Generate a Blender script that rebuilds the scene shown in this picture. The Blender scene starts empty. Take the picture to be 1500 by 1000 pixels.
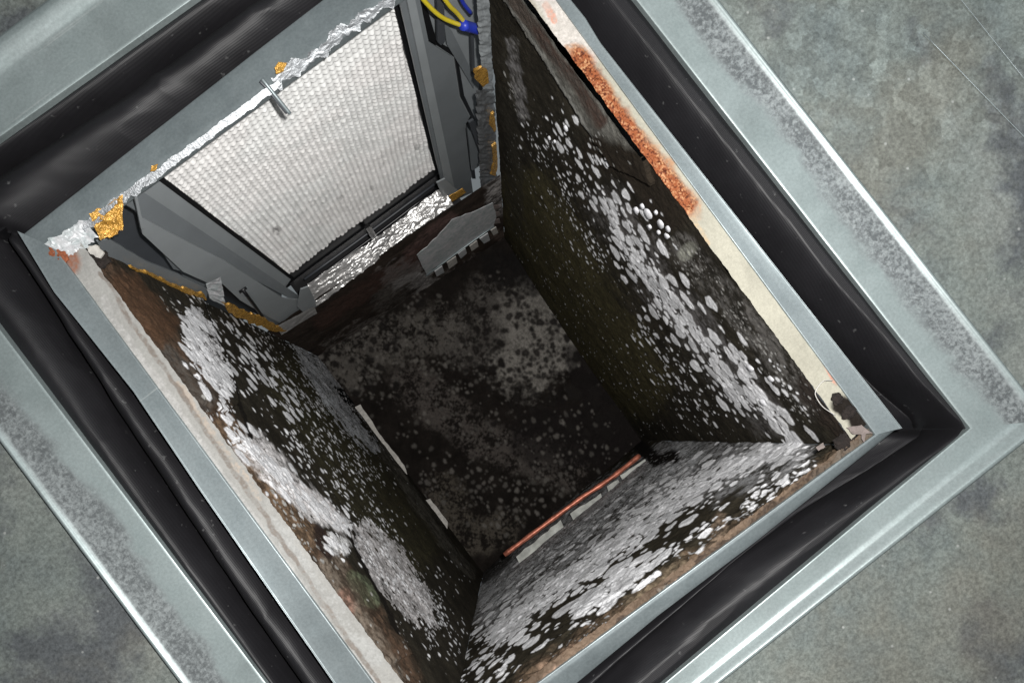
import bpy, bmesh, math, random
import numpy as np
from mathutils import Vector
random.seed(7); RNG = np.random.RandomState(11)
scn = bpy.context.scene
COL = scn.collection
# ------------------------------------------------------------------ camera, world, lamp, exposure
S = 0.00055            # metres per unit of plan
H = 0.60               # camera height above the duct rim
CX, CY, F = 735.0, 640.0, H / S
CA, SA = 0.806, 0.592
cam_d = bpy.data.cameras.new("camera"); cam = bpy.data.objects.new("camera", cam_d); COL.objects.link(cam)
cam.location = (0, 0, H); cam.rotation_euler = (0, 0, -math.atan2(SA, CA))
cam_d.sensor_width = 36; cam_d.lens = 36 * F / 1500; cam_d.shift_x = 15 / 1500; cam_d.shift_y = 140 / 1500
cam_d.clip_start = 0.01; cam_d.clip_end = 50
scn.camera = cam
w = bpy.data.worlds.new("World"); scn.world = w; w.use_nodes = True
wn = w.node_tree.nodes; wl = w.node_tree.links
bg = wn['Background']; bg.inputs['Strength'].default_value = 0.19
tc = wn.new('ShaderNodeTexCoord'); nz = wn.new('ShaderNodeTexNoise'); nz.inputs['Scale'].default_value = 1.3; nz.inputs['Detail'].default_value = 1
rp = wn.new('ShaderNodeValToRGB'); rp.color_ramp.elements[0].position = .35; rp.color_ramp.elements[0].color = (.30, .33, .36, 1)
rp.color_ramp.elements[1].position = .68; rp.color_ramp.elements[1].color = (.86, .95, 1, 1)
wl.new(tc.outputs['Generated'], nz.inputs['Vector']); wl.new(nz.outputs['Fac'], rp.inputs['Fac']); wl.new(rp.outputs['Color'], bg.inputs['Color'])
ld = bpy.data.lights.new("phone_torch", 'AREA'); ld.shape = 'DISK'; ld.size = 0.02; ld.energy = 9.4; ld.color = (1, .985, .96)
lo = bpy.data.objects.new("phone_torch", ld); COL.objects.link(lo); lo.location = (0.05, 0.01, H + .005)
rd_ = bpy.data.lights.new("room_lamp", 'AREA'); rd_.shape = 'DISK'; rd_.size = 1.2; rd_.energy = 6; rd_.color = (.86, .96, 1)
ro_ = bpy.data.objects.new("room_lamp", rd_); COL.objects.link(ro_); ro_.location = (1.9, .3, 2.0)
from mathutils import Vector as _V
ro_.rotation_euler = (_V((.2, 0, 0)) - ro_.location).to_track_quat('-Z', 'Y').to_euler()
scn.view_settings.view_transform = 'Standard'; scn.view_settings.look = 'None'; scn.view_settings.exposure = 0.0; scn.view_settings.gamma = 1

# ------------------------------------------------------------------ helpers
def ab(px, py):
    dx, dy = px - CX, py - CY
    return (dx * CA - dy * SA, -(dx * SA + dy * CA))
def pt(px, py, z=0.0):
    a, b = ab(px, py); k = (H - z) / H
    return np.array([a * S * k, b * S * k, z])
def on_x(px, py, X):
    a, b = ab(px, py); t = X / a
    return np.array([X * S, b * t * S, H - t * H])
def on_y(px, py, Y):
    a, b = ab(px, py); t = Y / b
    return np.array([a * t * S, Y * S, H - t * H])
def proj(P):
    k = H / (H - P[..., 2]); a = P[..., 0] / S * k; b = P[..., 1] / S * k
    return CX + CA * a - SA * b, CY - SA * a - CA * b
def zk(k): return H - H / k
def inter(l1, l2):
    (x1, y1), (x2, y2) = l1; (x3, y3), (x4, y4) = l2
    d = (x1 - x2) * (y3 - y4) - (y1 - y2) * (x3 - x4)
    p = x1 * y2 - y1 * x2; q = x3 * y4 - y3 * x4
    return ((p * (x3 - x4) - (x1 - x2) * q) / d, (p * (y3 - y4) - (y1 - y2) * q) / d)
def _h(i, j, s):
    n = (i.astype(np.int64) * 374761393 + j.astype(np.int64) * 668265263 + s * 974634777) & 0x7fffffff
    n = ((n ^ (n >> 13)) * 1274126177) & 0x7fffffff
    return ((n ^ (n >> 16)) & 0xffff) / 65535.0
def vn(x, y, s=0):
    xi = np.floor(x); yi = np.floor(y); fx = x - xi; fy = y - yi
    fx = fx * fx * (3 - 2 * fx); fy = fy * fy * (3 - 2 * fy)
    a = _h(xi, yi, s); b = _h(xi + 1, yi, s); c = _h(xi, yi + 1, s); d = _h(xi + 1, yi + 1, s)
    return (a * (1 - fx) + b * fx) * (1 - fy) + (c * (1 - fx) + d * fx) * fy
def fbm(x, y, s=0, o=4):
    r = 0; a = .5; t = 0
    for i in range(o):
        r = r + a * vn(x, y, s + i * 17); t += a; a *= .55; x = x * 2.03 + 5.2; y = y * 2.03 + 1.7
    return r / t
def sstep(a, b, x):
    t = np.clip((x - a) / (b - a), 0, 1); return t * t * (3 - 2 * t)
def dline(px, py, pts):
    d = np.full(np.shape(px), 1e9)
    if len(pts) == 1: return np.hypot(px - pts[0][0], py - pts[0][1])
    for (x1, y1), (x2, y2) in zip(pts[:-1], pts[1:]):
        vx, vy = x2 - x1, y2 - y1; t = np.clip(((px - x1) * vx + (py - y1) * vy) / (vx * vx + vy * vy), 0, 1)
        d = np.minimum(d, np.hypot(px - x1 - t * vx, py - y1 - t * vy))
    return d
def inpoly(px, py, pts):
    c = np.zeros(np.shape(px), bool); n = len(pts)
    for i in range(n):
        x1, y1 = pts[i]; x2, y2 = pts[(i + 1) % n]
        if y1 == y2: continue
        c ^= ((y1 > py) != (y2 > py)) & (px < (x2 - x1) * (py - y1) / (y2 - y1) + x1)
    return c

def link(name, me, mat, parent=None, kind=None, smooth=True):
    if mat is not None: me.materials.append(mat)
    o = bpy.data.objects.new(name, me); COL.objects.link(o)
    if parent is not None: o.parent = parent
    if kind: o['kind'] = kind
    if smooth: me.polygons.foreach_set('use_smooth', [True] * len(me.polygons))
    me.update(); return o
def thing(name, label, cat, group=None, loc=(0, 0, 0)):
    o = bpy.data.objects.new(name, None); COL.objects.link(o); o.empty_display_size = .02
    o['label'] = label; o['category'] = cat
    if group: o['group'] = group
    return o
def tag(o, label, cat, group=None):
    o['label'] = label; o['category'] = cat
    if group: o['group'] = group
    return o
def grid(name, P, mat, parent=None, col=None, keep=None, kind=None, smooth=True, attrs=None):
    """P: (n,m,3) array -> one mesh; col (n,m,3); keep (n-1,m-1) bool"""
    n, m = P.shape[:2]
    idx = np.arange(n * m).reshape(n, m)
    q = np.stack([idx[:-1, :-1], idx[1:, :-1], idx[1:, 1:], idx[:-1, 1:]], -1)
    q = q[keep] if keep is not None else q.reshape(-1, 4)
    used = np.unique(q); remap = np.full(n * m, -1); remap[used] = np.arange(len(used))
    V = P.reshape(-1, 3)[used]; q = remap[q]
    me = bpy.data.meshes.new(name)
    me.vertices.add(len(V)); me.vertices.foreach_set('co', V.ravel().astype(np.float32))
    me.loops.add(q.size); me.loops.foreach_set('vertex_index', q.ravel().astype(np.int32))
    me.polygons.add(len(q)); me.polygons.foreach_set('loop_start', (np.arange(len(q)) * 4).astype(np.int32))
    me.update(calc_edges=True)
    if col is not None:
        a = me.color_attributes.new('Col', 'FLOAT_COLOR', 'POINT')
        c = np.ones((len(V), 4), np.float32); c[:, :3] = col.reshape(-1, 3)[used]; a.data.foreach_set('color', c.ravel())
    for k_, v_ in (attrs or {}).items():
        a = me.attributes.new(k_, 'FLOAT', 'POINT'); a.data.foreach_set('value', v_.reshape(-1)[used].astype(np.float32))
    return link(name, me, mat, parent, kind, smooth)
def jag(pts, amp, seg=6.0, seed=0):
    if amp <= 0: return pts
    r = random.Random(seed); out = []
    n = len(pts)
    for i in range(n):
        (x1, y1), (x2, y2) = pts[i], pts[(i + 1) % n]
        L = math.hypot(x2 - x1, y2 - y1); k = max(1, int(L / seg))
        for j in range(k):
            t = j / k
            out.append((x1 + (x2 - x1) * t + (r.uniform(-amp, amp) if j else 0), y1 + (y2 - y1) * t + (r.uniform(-amp, amp) if j else 0)))
    return out
def plate(name, pts, plane, mat, parent=None, thick=.0015, amp=0, seg=6, kind=None, bevel=0.0004):
    """pts are photo points laid on a real plane: ('Y',v) ('X',v) ('Z',z); v may be per-point list"""
    pts2 = jag(pts, amp, seg, len(pts) + int(pts[0][0]))
    ax, v = plane; V = []
    multi = ax != 'W' and isinstance(v, (list, tuple))
    if multi: pts2 = pts
    for i, (x, y) in enumerate(pts2):
        vv = v[i] if multi else v
        V.append(Vector({'Y': on_y, 'X': on_x, 'Z': pt}[ax](x, y, vv)) if ax != 'W' else Vector(on_w(v[0], x, y, v[1])))
    bm = bmesh.new(); vs = [bm.verts.new(p) for p in V]; f = bm.faces.new(vs); bm.normal_update()
    nrm = f.normal.copy(); c = f.calc_center_median()
    if nrm.dot(Vector((0, 0, H)) - c) < 0: nrm = -nrm
    r = bmesh.ops.extrude_face_region(bm, geom=[f]); nv = [g for g in r['geom'] if isinstance(g, bmesh.types.BMVert)]
    for g in nv: g.co -= nrm * thick
    bmesh.ops.recalc_face_normals(bm, faces=bm.faces[:])
    bmesh.ops.triangulate(bm, faces=[q for q in bm.faces if len(q.verts) > 4])
    me = bpy.data.meshes.new(name); bm.to_mesh(me); bm.free()
    return link(name, me, mat, parent, kind, smooth=False)
def tube(name, pts, r, mat, parent=None, seg=10, sub=6, rad=None):
    P = [Vector(p) for p in pts]
    if len(P) > 2:
        Q = []
        E = [P[0] * 2 - P[1]] + P + [P[-1] * 2 - P[-2]]
        for i in range(1, len(E) - 2):
            for j in range(sub):
                t = j / sub; a, b, c, d = E[i - 1], E[i], E[i + 1], E[i + 2]
                Q.append(.5 * ((2 * b) + (c - a) * t + (2 * a - 5 * b + 4 * c - d) * t * t + (-a + 3 * b - 3 * c + d) * t ** 3))
        Q.append(P[-1]); P = Q
    V = []; Fc = []
    up = Vector((.3, .2, .93))
    for i, p in enumerate(P):
        d = (P[min(i + 1, len(P) - 1)] - P[max(i - 1, 0)]).normalized()
        x = d.cross(up).normalized(); y = d.cross(x)
        rr = r * (rad(i / (len(P) - 1)) if rad else 1)
        for j in range(seg):
            a = 2 * math.pi * j / seg; V.append(p + (x * math.cos(a) + y * math.sin(a)) * rr)
    for i in range(len(P) - 1):
        for j in range(seg):
            a = i * seg + j; b = i * seg + (j + 1) % seg; Fc.append((a, b, b + seg, a + seg))
    Fc.append(tuple(range(seg))[::-1]); Fc.append(tuple(range(len(V) - seg, len(V))))
    me = bpy.data.meshes.new(name); me.from_pydata([tuple(v) for v in V], [], Fc)
    return link(name, me, mat, parent)

# ------------------------------------------------------------------ materials
def newmat(name):
    m = bpy.data.materials.new(name); m.use_nodes = True
    return m, m.node_tree.nodes, m.node_tree.links, m.node_tree.nodes['Principled BSDF']
def noise_node(n, l, scale, detail=4, rough=.6, vec=None, dist=0):
    t = n.new('ShaderNodeTexNoise'); t.inputs['Scale'].default_value = scale; t.inputs['Detail'].default_value = detail
    t.inputs['Roughness'].default_value = rough; t.inputs['Distortion'].default_value = dist
    if vec is not None: l.new(vec, t.inputs['Vector'])
    return t
def ramp(n, l, src, stops):
    r = n.new('ShaderNodeValToRGB'); e = r.color_ramp.elements
    while len(e) < len(stops): e.new(.5)
    for i, (p, c) in enumerate(stops): e[i].position = p; e[i].color = (c[0], c[1], c[2], 1) if isinstance(c, (tuple, list)) else (c, c, c, 1)
    l.new(src, r.inputs['Fac']); return r
def mixc(n, l, fac, a, b, mode='MIX'):
    m = n.new('ShaderNodeMix'); m.data_type = 'RGBA'; m.blend_type = mode
    for s, v in ((0, fac), (6, a), (7, b)):
        if hasattr(v, 'is_output'): l.new(v, m.inputs[s])
        elif s == 0: m.inputs[0].default_value = v
        else: m.inputs[s].default_value = (v[0], v[1], v[2], 1)
    return m.outputs[2]
def bump(n, l, bs, h, strength=.5, dist=.001):
    b = n.new('ShaderNodeBump'); b.inputs['Strength'].default_value = strength; b.inputs['Distance'].default_value = dist
    l.new(h, b.inputs['Height']); l.new(b.outputs['Normal'], bs.inputs['Normal']); return b
def objvec(n): return n.new('ShaderNodeTexCoord').outputs['Object']

def m_attr(name, rough=.92, spec=.08, nscale=900, nstr=.4, bstr=.35, bdist=.0008):
    m, n, l, b = newmat(name)
    a = n.new('ShaderNodeAttribute'); a.attribute_name = 'Col'
    v = objvec(n); t = noise_node(n, l, nscale, 3, .7, v)
    r = ramp(n, l, t.outputs['Fac'], [(.3, 1 - nstr), (.7, 1 + nstr * .4)])
    l.new(mixc(n, l, 1, a.outputs['Color'], r.outputs['Color'], 'MULTIPLY'), b.inputs['Base Color'])
    b.inputs['Roughness'].default_value = rough; b.inputs['Specular IOR Level'].default_value = spec
    t2 = noise_node(n, l, nscale * .45, 5, .65, v); bump(n, l, b, t2.outputs['Fac'], bstr, bdist)
    return m
def m_steel(name, base=(.5, .55, .55), dark=(.3, .33, .33), metal=.75, rough=(.32, .5), scale=18, blotch=None, bstr=.06):
    m, n, l, b = newmat(name); v = objvec(n)
    t = noise_node(n, l, scale, 6, .65, v, .4); r = ramp(n, l, t.outputs['Fac'], [(.32, dark), (.66, base)])
    col = r.outputs['Color']
    t3 = noise_node(n, l, 420, 3, .7, v)
    t9 = noise_node(n, l, 7, 6, .6, v, .6); r9 = ramp(n, l, t9.outputs['Fac'], [(.35, .80), (.5, 1.0), (.68, 1.12)]); col = mixc(n, l, 1, col, r9.outputs['Color'], 'MULTIPLY')
    ms = n.new('ShaderNodeMapping'); ms.inputs['Scale'].default_value = (4, 160, 4); l.new(v, ms.inputs['Vector'])
    t10 = noise_node(n, l, 1, 3, .6, ms.outputs['Vector']); r10 = ramp(n, l, t10.outputs['Fac'], [(.68, 0), (.74, .35)]); col = mixc(n, l, r10.outputs['Color'], col, (.6, .63, .62))
    if blotch:
        # frost-like wear that only sits where attribute 'wear' is high
        a = n.new('ShaderNodeAttribute'); a.attribute_name = 'wear'
        t4 = noise_node(n, l, 260, 5, .75, v, .2)
        t5 = noise_node(n, l, 30, 3, .6, v)
        add = n.new('ShaderNodeMath'); add.operation = 'MULTIPLY_ADD'; l.new(t5.outputs['Fac'], add.inputs[0]); add.inputs[1].default_value = .35; l.new(t4.outputs['Fac'], add.inputs[2])
        r4 = ramp(n, l, add.outputs[0], [(.55, 0), (.76, 1)])
        mm = n.new('ShaderNodeMath'); mm.operation = 'MULTIPLY'; l.new(a.outputs['Fac'], mm.inputs[0]); l.new(r4.outputs['Color'], mm.inputs[1])
        base2 = mixc(n, l, a.outputs['Fac'], col, (.38, .41, .415))
        col = mixc(n, l, mm.outputs[0], base2, blotch)
    r3 = ramp(n, l, t3.outputs['Fac'], [(.35, .88), (.65, 1.06)])
    l.new(mixc(n, l, 1, col, r3.outputs['Color'], 'MULTIPLY'), b.inputs['Base Color'])
    b.inputs['Metallic'].default_value = metal
    rr = ramp(n, l, t.outputs['Fac'], [(.3, rough[1]), (.7, rough[0])]); l.new(rr.outputs['Color'], b.inputs['Roughness'])
    t6 = noise_node(n, l, 60, 4, .6, v); bump(n, l, b, t6.outputs['Fac'], bstr, .002)
    return m
def m_deck():
    m, n, l, b = newmat('galvanised_sheet'); v = objvec(n)
    t = noise_node(n, l, 6, 10, .6, v, .25); r = ramp(n, l, t.outputs['Fac'], [(.38, (.172, .198, .194)), (.5, (.218, .242, .224)), (.66, (.27, .285, .265))])
    wv = noise_node(n, l, 35, 6, .7, v)
    vm = n.new('ShaderNodeVectorMath'); vm.operation = 'MULTIPLY_ADD'; l.new(wv.outputs['Color'], vm.inputs[0]); vm.inputs[1].default_value = (.014, .014, .014); l.new(v, vm.inputs[2])
    t2 = noise_node(n, l, 5.5, 9, .62, vm.outputs[0], .1); r2 = ramp(n, l, t2.outputs['Fac'], [(.50, 0), (.57, .85)])
    c = mixc(n, l, r2.outputs['Color'], r.outputs['Color'], (.112, .12, .13))
    mp = n.new('ShaderNodeMapping'); mp.inputs['Location'].default_value = (3.1, 1.7, 0); l.new(vm.outputs[0], mp.inputs['Vector'])
    t4 = noise_node(n, l, 4.2, 8, .6, mp.outputs['Vector'], .2); r4 = ramp(n, l, t4.outputs['Fac'], [(.50, 0), (.60, .5)])
    c = mixc(n, l, r4.outputs['Color'], c, (.225, .21, .17))
    vo = n.new('ShaderNodeTexVoronoi'); vo.inputs['Scale'].default_value = 85; l.new(vm.outputs[0], vo.inputs['Vector'])
    r5 = ramp(n, l, vo.outputs['Color'], [(.15, .86), (.85, 1.12)]); c = mixc(n, l, .8, c, r5.outputs['Color'], 'MULTIPLY')
    t3 = noise_node(n, l, 330, 5, .75, v, .2); r3 = ramp(n, l, t3.outputs['Fac'], [(.34, .62), (.5, 1.0), (.66, 1.42)])
    c = mixc(n, l, .9, c, r3.outputs['Color'], 'MULTIPLY')
    # bright grit specks and long fine scratches
    v2 = n.new('ShaderNodeTexVoronoi'); v2.inputs['Scale'].default_value = 60; l.new(v, v2.inputs['Vector'])
    r6 = ramp(n, l, v2.outputs['Distance'], [(.04, .6), (.09, 0)]); c = mixc(n, l, r6.outputs['Color'], c, (.55, .56, .54))
    ms = n.new('ShaderNodeMapping'); ms.inputs['Rotation'].default_value = (0, 0, .35); ms.inputs['Scale'].default_value = (140, 3, 1); l.new(v, ms.inputs['Vector'])
    t8 = noise_node(n, l, 1, 3, .6, ms.outputs['Vector']); r8 = ramp(n, l, t8.outputs['Fac'], [(.70, 0), (.74, .3)])
    c = mixc(n, l, r8.outputs['Color'], c, (.45, .46, .44))
    l.new(c, b.inputs['Base Color']); b.inputs['Metallic'].default_value = .4
    rr = ramp(n, l, vo.outputs['Color'], [(.2, .52), (.8, .34)]); l.new(rr.outputs['Color'], b.inputs['Roughness'])
    bump(n, l, b, t3.outputs['Fac'], .1, .001)
    return m
def m_plain(name, c, rough=.6, metal=0, spec=.4, var=.15, scale=60, bstr=.1, bscale=300, bdist=.0006):
    m, n, l, b = newmat(name); v = objvec(n)
    t = noise_node(n, l, scale, 4, .6, v); r = ramp(n, l, t.outputs['Fac'], [(.3, [x * (1 - var) for x in c]), (.7, [min(1, x * (1 + var)) for x in c])])
    l.new(r.outputs['Color'], b.inputs['Base Color'])
    b.inputs['Roughness'].default_value = rough; b.inputs['Metallic'].default_value = metal; b.inputs['Specular IOR Level'].default_value = spec
    t2 = noise_node(n, l, bscale, 4, .6, v); bump(n, l, b, t2.outputs['Fac'], bstr, bdist)
    return m
def m_fabric():
    m, n, l, b = newmat('black_coated_fabric'); v = objvec(n)
    t = noise_node(n, l, 14, 4, .6, v); r = ramp(n, l, t.outputs['Fac'], [(.3, (.006, .0056, .0068)), (.7, (.0125, .012, .014))])
    d = noise_node(n, l, 130, 2, .5, v); rd = ramp(n, l, d.outputs['Fac'], [(.70, 0), (.78, .35)])
    l.new(mixc(n, l, rd.outputs['Color'], r.outputs['Color'], (.2, .2, .2)), b.inputs['Base Color'])
    b.inputs['Roughness'].default_value = .55; b.inputs['Specular IOR Level'].default_value = .42
    w1 = n.new('ShaderNodeTexWave'); w1.inputs['Scale'].default_value = 260; l.new(v, w1.inputs['Vector'])
    w2 = n.new('ShaderNodeTexWave'); w2.bands_direction = 'Y'; w2.inputs['Scale'].default_value = 260; l.new(v, w2.inputs['Vector'])
    ad = n.new('ShaderNodeMath'); l.new(w1.outputs['Fac'], ad.inputs[0]); l.new(w2.outputs['Fac'], ad.inputs[1])
    bump(n, l, b, ad.outputs[0], .25, .0002)
    return m
M_DECK = m_deck()
M_FRAME = m_steel('galvanised_frame_steel', (.36, .415, .415), (.28, .33, .33), .5, (.40, .52), 22, blotch=(.145, .158, .163))
M_COLLAR = m_steel('galvanised_collar_steel', (.285, .325, .335), (.21, .245, .255), .5, (.36, .5), 30)
M_PLATE = m_steel('galvanised_plate_steel', (.66, .64, .66), (.36, .42, .42), .15, (.35, .5), 90)
M_FAB = m_fabric()
M_WALL = m_attr('mouldy_liner_board')
M_FLOORD = m_attr('mouldy_base_board', rough=.9, nscale=700)
M_EDGE = m_attr('painted_board_edge', rough=.6, nscale=600, nstr=.12, bstr=.3)
M_MOULD = m_plain('white_mould_colony', (.70, .70, .73), .9, var=.22, scale=260, bstr=.6, bscale=1400, bdist=.0005)
M_MOULDG = m_plain('grey_mould_colony', (.36, .355, .34), .9, var=.25, scale=260, bstr=.5, bscale=1400)
M_MOULDF = m_plain('dusty_mould_colony', (.21, .195, .18), .9, var=.45, scale=260, bstr=.5, bscale=1400)
M_BLACKM = m_plain('black_mould_colony', (.012, .010, .009), .9, var=.2, bstr=.5)
M_WOVEN = m_attr('woven_white_sheet', rough=.38, spec=.6, nscale=800, nstr=.12, bstr=.25, bdist=.0004)
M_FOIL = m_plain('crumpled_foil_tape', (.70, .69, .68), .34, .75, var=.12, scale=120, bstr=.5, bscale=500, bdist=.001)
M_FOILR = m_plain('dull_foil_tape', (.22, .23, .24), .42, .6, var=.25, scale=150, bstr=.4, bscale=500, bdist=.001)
M_GREY = m_plain('grey_plastic_trim', (.16, .175, .185), .42, 0, .5, var=.08, scale=20)  # one grey plastic in three tones, facet light and shade put into the colour
M_GREYL = m_plain('lit_grey_plastic_trim', (.26, .28, .29), .42, 0, .5, var=.08, scale=20)
M_GREYD = m_plain('dark_shaded_grey_trim', (.055, .06, .068), .45, 0, .5, var=.1, scale=20)
M_BLACK = m_plain('black_plastic', (.008, .008, .009), .35, 0, .5)
M_GOLD = m_plain('amber_glue', (.55, .3, .06), .25, .35, .6, var=.45, scale=240, bstr=.8, bscale=400, bdist=.002)
M_YEL = m_plain('yellow_wire_insulation', (.75, .6, .03), .35, 0, .5, var=.08)
M_BLUE = m_plain('blue_wire_sleeve', (.02, .04, .4), .4, 0, .5, var=.15)
M_COPPER = m_plain('tarnished_copper', (.5, .17, .11), .45, .5, .5, var=.6, scale=90, bstr=.4)
M_STRIP = m_plain('pale_tape_strip', (.44, .42, .39), .7, 0, .3, var=.25, scale=180, bstr=.3)
M_FOAM = m_plain('grey_white_foam', (.42, .43, .40), .85, var=.35)
M_DIRT = m_plain('dark_rot', (.018, .013, .011), .9, var=.5, scale=300, bstr=1, bscale=500, bdist=.002)
M_FIBRE = m_plain('pale_fibre', (.55, .53, .5), .5)
M_FLAKE = m_plain('pink_paper_flake', (.17, .14, .13), .8, var=.25, scale=300)

# ------------------------------------------------------------------ plan rings (corner order T, R, B, L)
def ring(right, bottom, left, top): return [inter(top, right), inter(right, bottom), inter(bottom, left), inter(left, top)]
OUT_IN = ring(((932, 0), (1422, 628)), ((1420, 628), (1000, 978)), ((0, 483), (390, 1000)), ((280, 0), (0, 200)))
RIDGE = ring(((1046, 0), (1500, 578)), ((1498, 640), (1044, 1000)), ((0, 638), (270, 1000)), ((93, 0), (0, 70)))
COL_OUT = ring(((870, 50), (1320, 625)), ((1320, 628), (850, 1000)), ((30, 345), (453, 950)), ((30, 335), (460, 0)))
def unab(a, b): return (CX + CA * a - SA * b, CY - SA * a - CA * b)
def boxring(a0, a1, b0, b1): return [unab(a1, b1), unab(a1, b0), unab(a0, b0), unab(a0, b1)]
COL_IN = boxring(-364, 443, -321, 612)
EDGE_IN = boxring(-334, 414, -318, 606)
def P2(ringpx, z=0): return [pt(x, y, z) for x, y in ringpx]
def shrink(r, d):  # move a ring outwards by d plan units about its centre axes
    out = []
    for (x, y), (sa, sb) in zip(r, ((1, 1), (1, -1), (-1, -1), (-1, 1))):
        a, b = ab(x, y); out.append(unab(a + sa * d, b + sb * d))
    return out
SIDES = (0, 1, 2, 3)   # right, bottom, left, top  (T-R, R-B, B-L, L-T)
def side_grid(A, B, i, ns, ts, zf, warp=None):
    A0, A1 = A[i][:2], A[(i + 1) % 4][:2]; B0, B1 = B[i][:2], B[(i + 1) % 4][:2]
    s = np.linspace(0, 1, ns)[:, None, None]; t = np.asarray(ts)[None, :, None]
    P = (A0 * (1 - s) + A1 * s) * (1 - t) + (B0 * (1 - s) + B1 * s) * t
    if warp is not None: P = P + warp(s, t)
    z = zf(s[..., 0] + 0 * t[..., 0], t[..., 0] + 0 * s[..., 0])
    return np.concatenate([P, z[..., None]], -1)

# ------------------------------------------------------------------ setting: the galvanised deck round the opening
foot = shrink(RIDGE, 13)
Z_DECK = -.010
A = P2(foot, 0); A = [a * np.array([1, 1, 0]) + np.array([0, 0, Z_DECK]) for a in A]
Bo = [np.array([1.5, 1.5, 0]), np.array([1.5, -1.5, 0]), np.array([-1.5, -1.5, 0]), np.array([-1.5, 1.5, 0])]
V = []; Fc = []
NS, NT = 40, 60
allP = []
for i in SIDES:
    def zf(s, t, i=i): return Z_DECK + .0025 * (fbm(s * 6 + i * 9, t * 14, 5, 3) - .5) * np.minimum(1, t * 8) * np.minimum(1, np.minimum(s, 1 - s) * 8)
    P = side_grid(A, Bo, i, NS, np.linspace(0, 1, NT) ** 1.5, zf)
    o = len(V); V += P.reshape(-1, 3).tolist()
    for a in range(NS - 1):
        for b in range(NT - 1): q = o + a * NT + b; Fc.append((q, q + NT, q + NT + 1, q + 1))
me = bpy.data.meshes.new('deck'); me.from_pydata(V, [], Fc)
bm = bmesh.new(); bm.from_mesh(me); bmesh.ops.remove_doubles(bm, verts=bm.verts, dist=1e-5); bmesh.ops.recalc_face_normals(bm, faces=bm.faces[:]); bm.to_mesh(me); bm.free()
deck = link('ground', me, M_DECK, None, 'structure')
# scratches and seam on the deck (real fine ridges)
def scratch(p, q, r, name='scratch'):
    a = pt(*p, Z_DECK + .0008); b = pt(*q, Z_DECK + .0008)
    return tube(name, [a, (a * .6 + b * .4), b], r, M_COLLAR, deck, 6, 4)
for (p, q, r) in (((1352, 48), (1560, 262), .0005), ((1392, -20), (1560, 190), .0004)): scratch(p, q, r * .7)

# ------------------------------------------------------------------ outer frame
fr = thing('outer_frame', 'raised galvanised steel frame with rounded outer ridge around the black connector', 'metal frame')
ridge_z = .006
PROF = {0: [(0, -.012), (0, -.004), (.0, -.0004), (.005, 0), (.3, .0001), (.6, .0002), (.8, .0004), (.90, .0009), (.945, .0018), (.975, .0030), (1.0, .0032), (1.025, .0024), (1.05, .0002), (1.09, -.004), (1.12, -.0098)],
        1: [(0, -.012), (0, -.004), (.0, -.0004), (.005, 0), (.3, .0001), (.55, .0004), (.68, .0016), (.78, .0044), (.86, .0066), (.93, .0080), (1.0, .0076), (1.05, .0058), (1.09, .002), (1.12, -.004), (1.15, -.0098)]}
A = P2(OUT_IN); B = P2(RIDGE)
for i in SIDES:
    prof = PROF[i % 2]
    ts = np.interp(np.linspace(0, len(prof) - 1, 90), np.arange(len(prof)), [p[0] for p in prof])
    zs = np.interp(np.linspace(0, len(prof) - 1, 90), np.arange(len(prof)), [p[1] for p in prof])
    # smooth profile
    for _ in range(5): zs[1:-1] = (zs[:-2] + zs[1:-1] * 2 + zs[2:]) / 4
    def zf(s, t, zs=zs, i=i): return zs[None, :] + .0007 * (fbm(s * 9 + 3 * i, t * 1.5, 3, 2) - .5) * np.clip(t, 0, 1)
    P = side_grid(A, B, i, 120, ts, zf)
    ss = np.linspace(0, 1, 120)[:, None] + 0 * ts[None, :]; tt = ts[None, :] + 0 * ss
    nn = fbm(ss * 30, tt * 3, 8 + i, 3) - .5
    if i in (0, 2):
        wear = sstep(.33, .56, tt + nn * .45) * (1 - sstep(.86, .97, tt))
        if i == 2: wear *= .9
    else: wear = sstep(.5, .9, tt + nn) * .15 * (tt < .9)
    grid('frame_side', P, M_FRAME, fr, attrs={'wear': wear})

# ------------------------------------------------------------------ black flexible connector
fx = thing('flexible_connector', 'black coated fabric connector folded in the gap between duct collar and outer frame', 'flexible connector')
Ai = P2(shrink(COL_OUT, -3)); Bi = P2(shrink(OUT_IN, 6))
def crease_fn(i, s):
    if i == 0: return np.interp(s, [0, .35, .75, .93, 1], [.22, .26, .36, .58, .78])
    if i == 1: return np.interp(s, [0, .22, .36, .6, .8, 1], [.78, .36, .20, .32, .52, .65])
    if i == 2: return np.interp(s, [0, .3, .55, .85, 1], [.85, .72, .6, .40, .35])
    return np.interp(s, [0, .25, .5, .75, 1], [.97, .78, .72, .66, .6])
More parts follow.
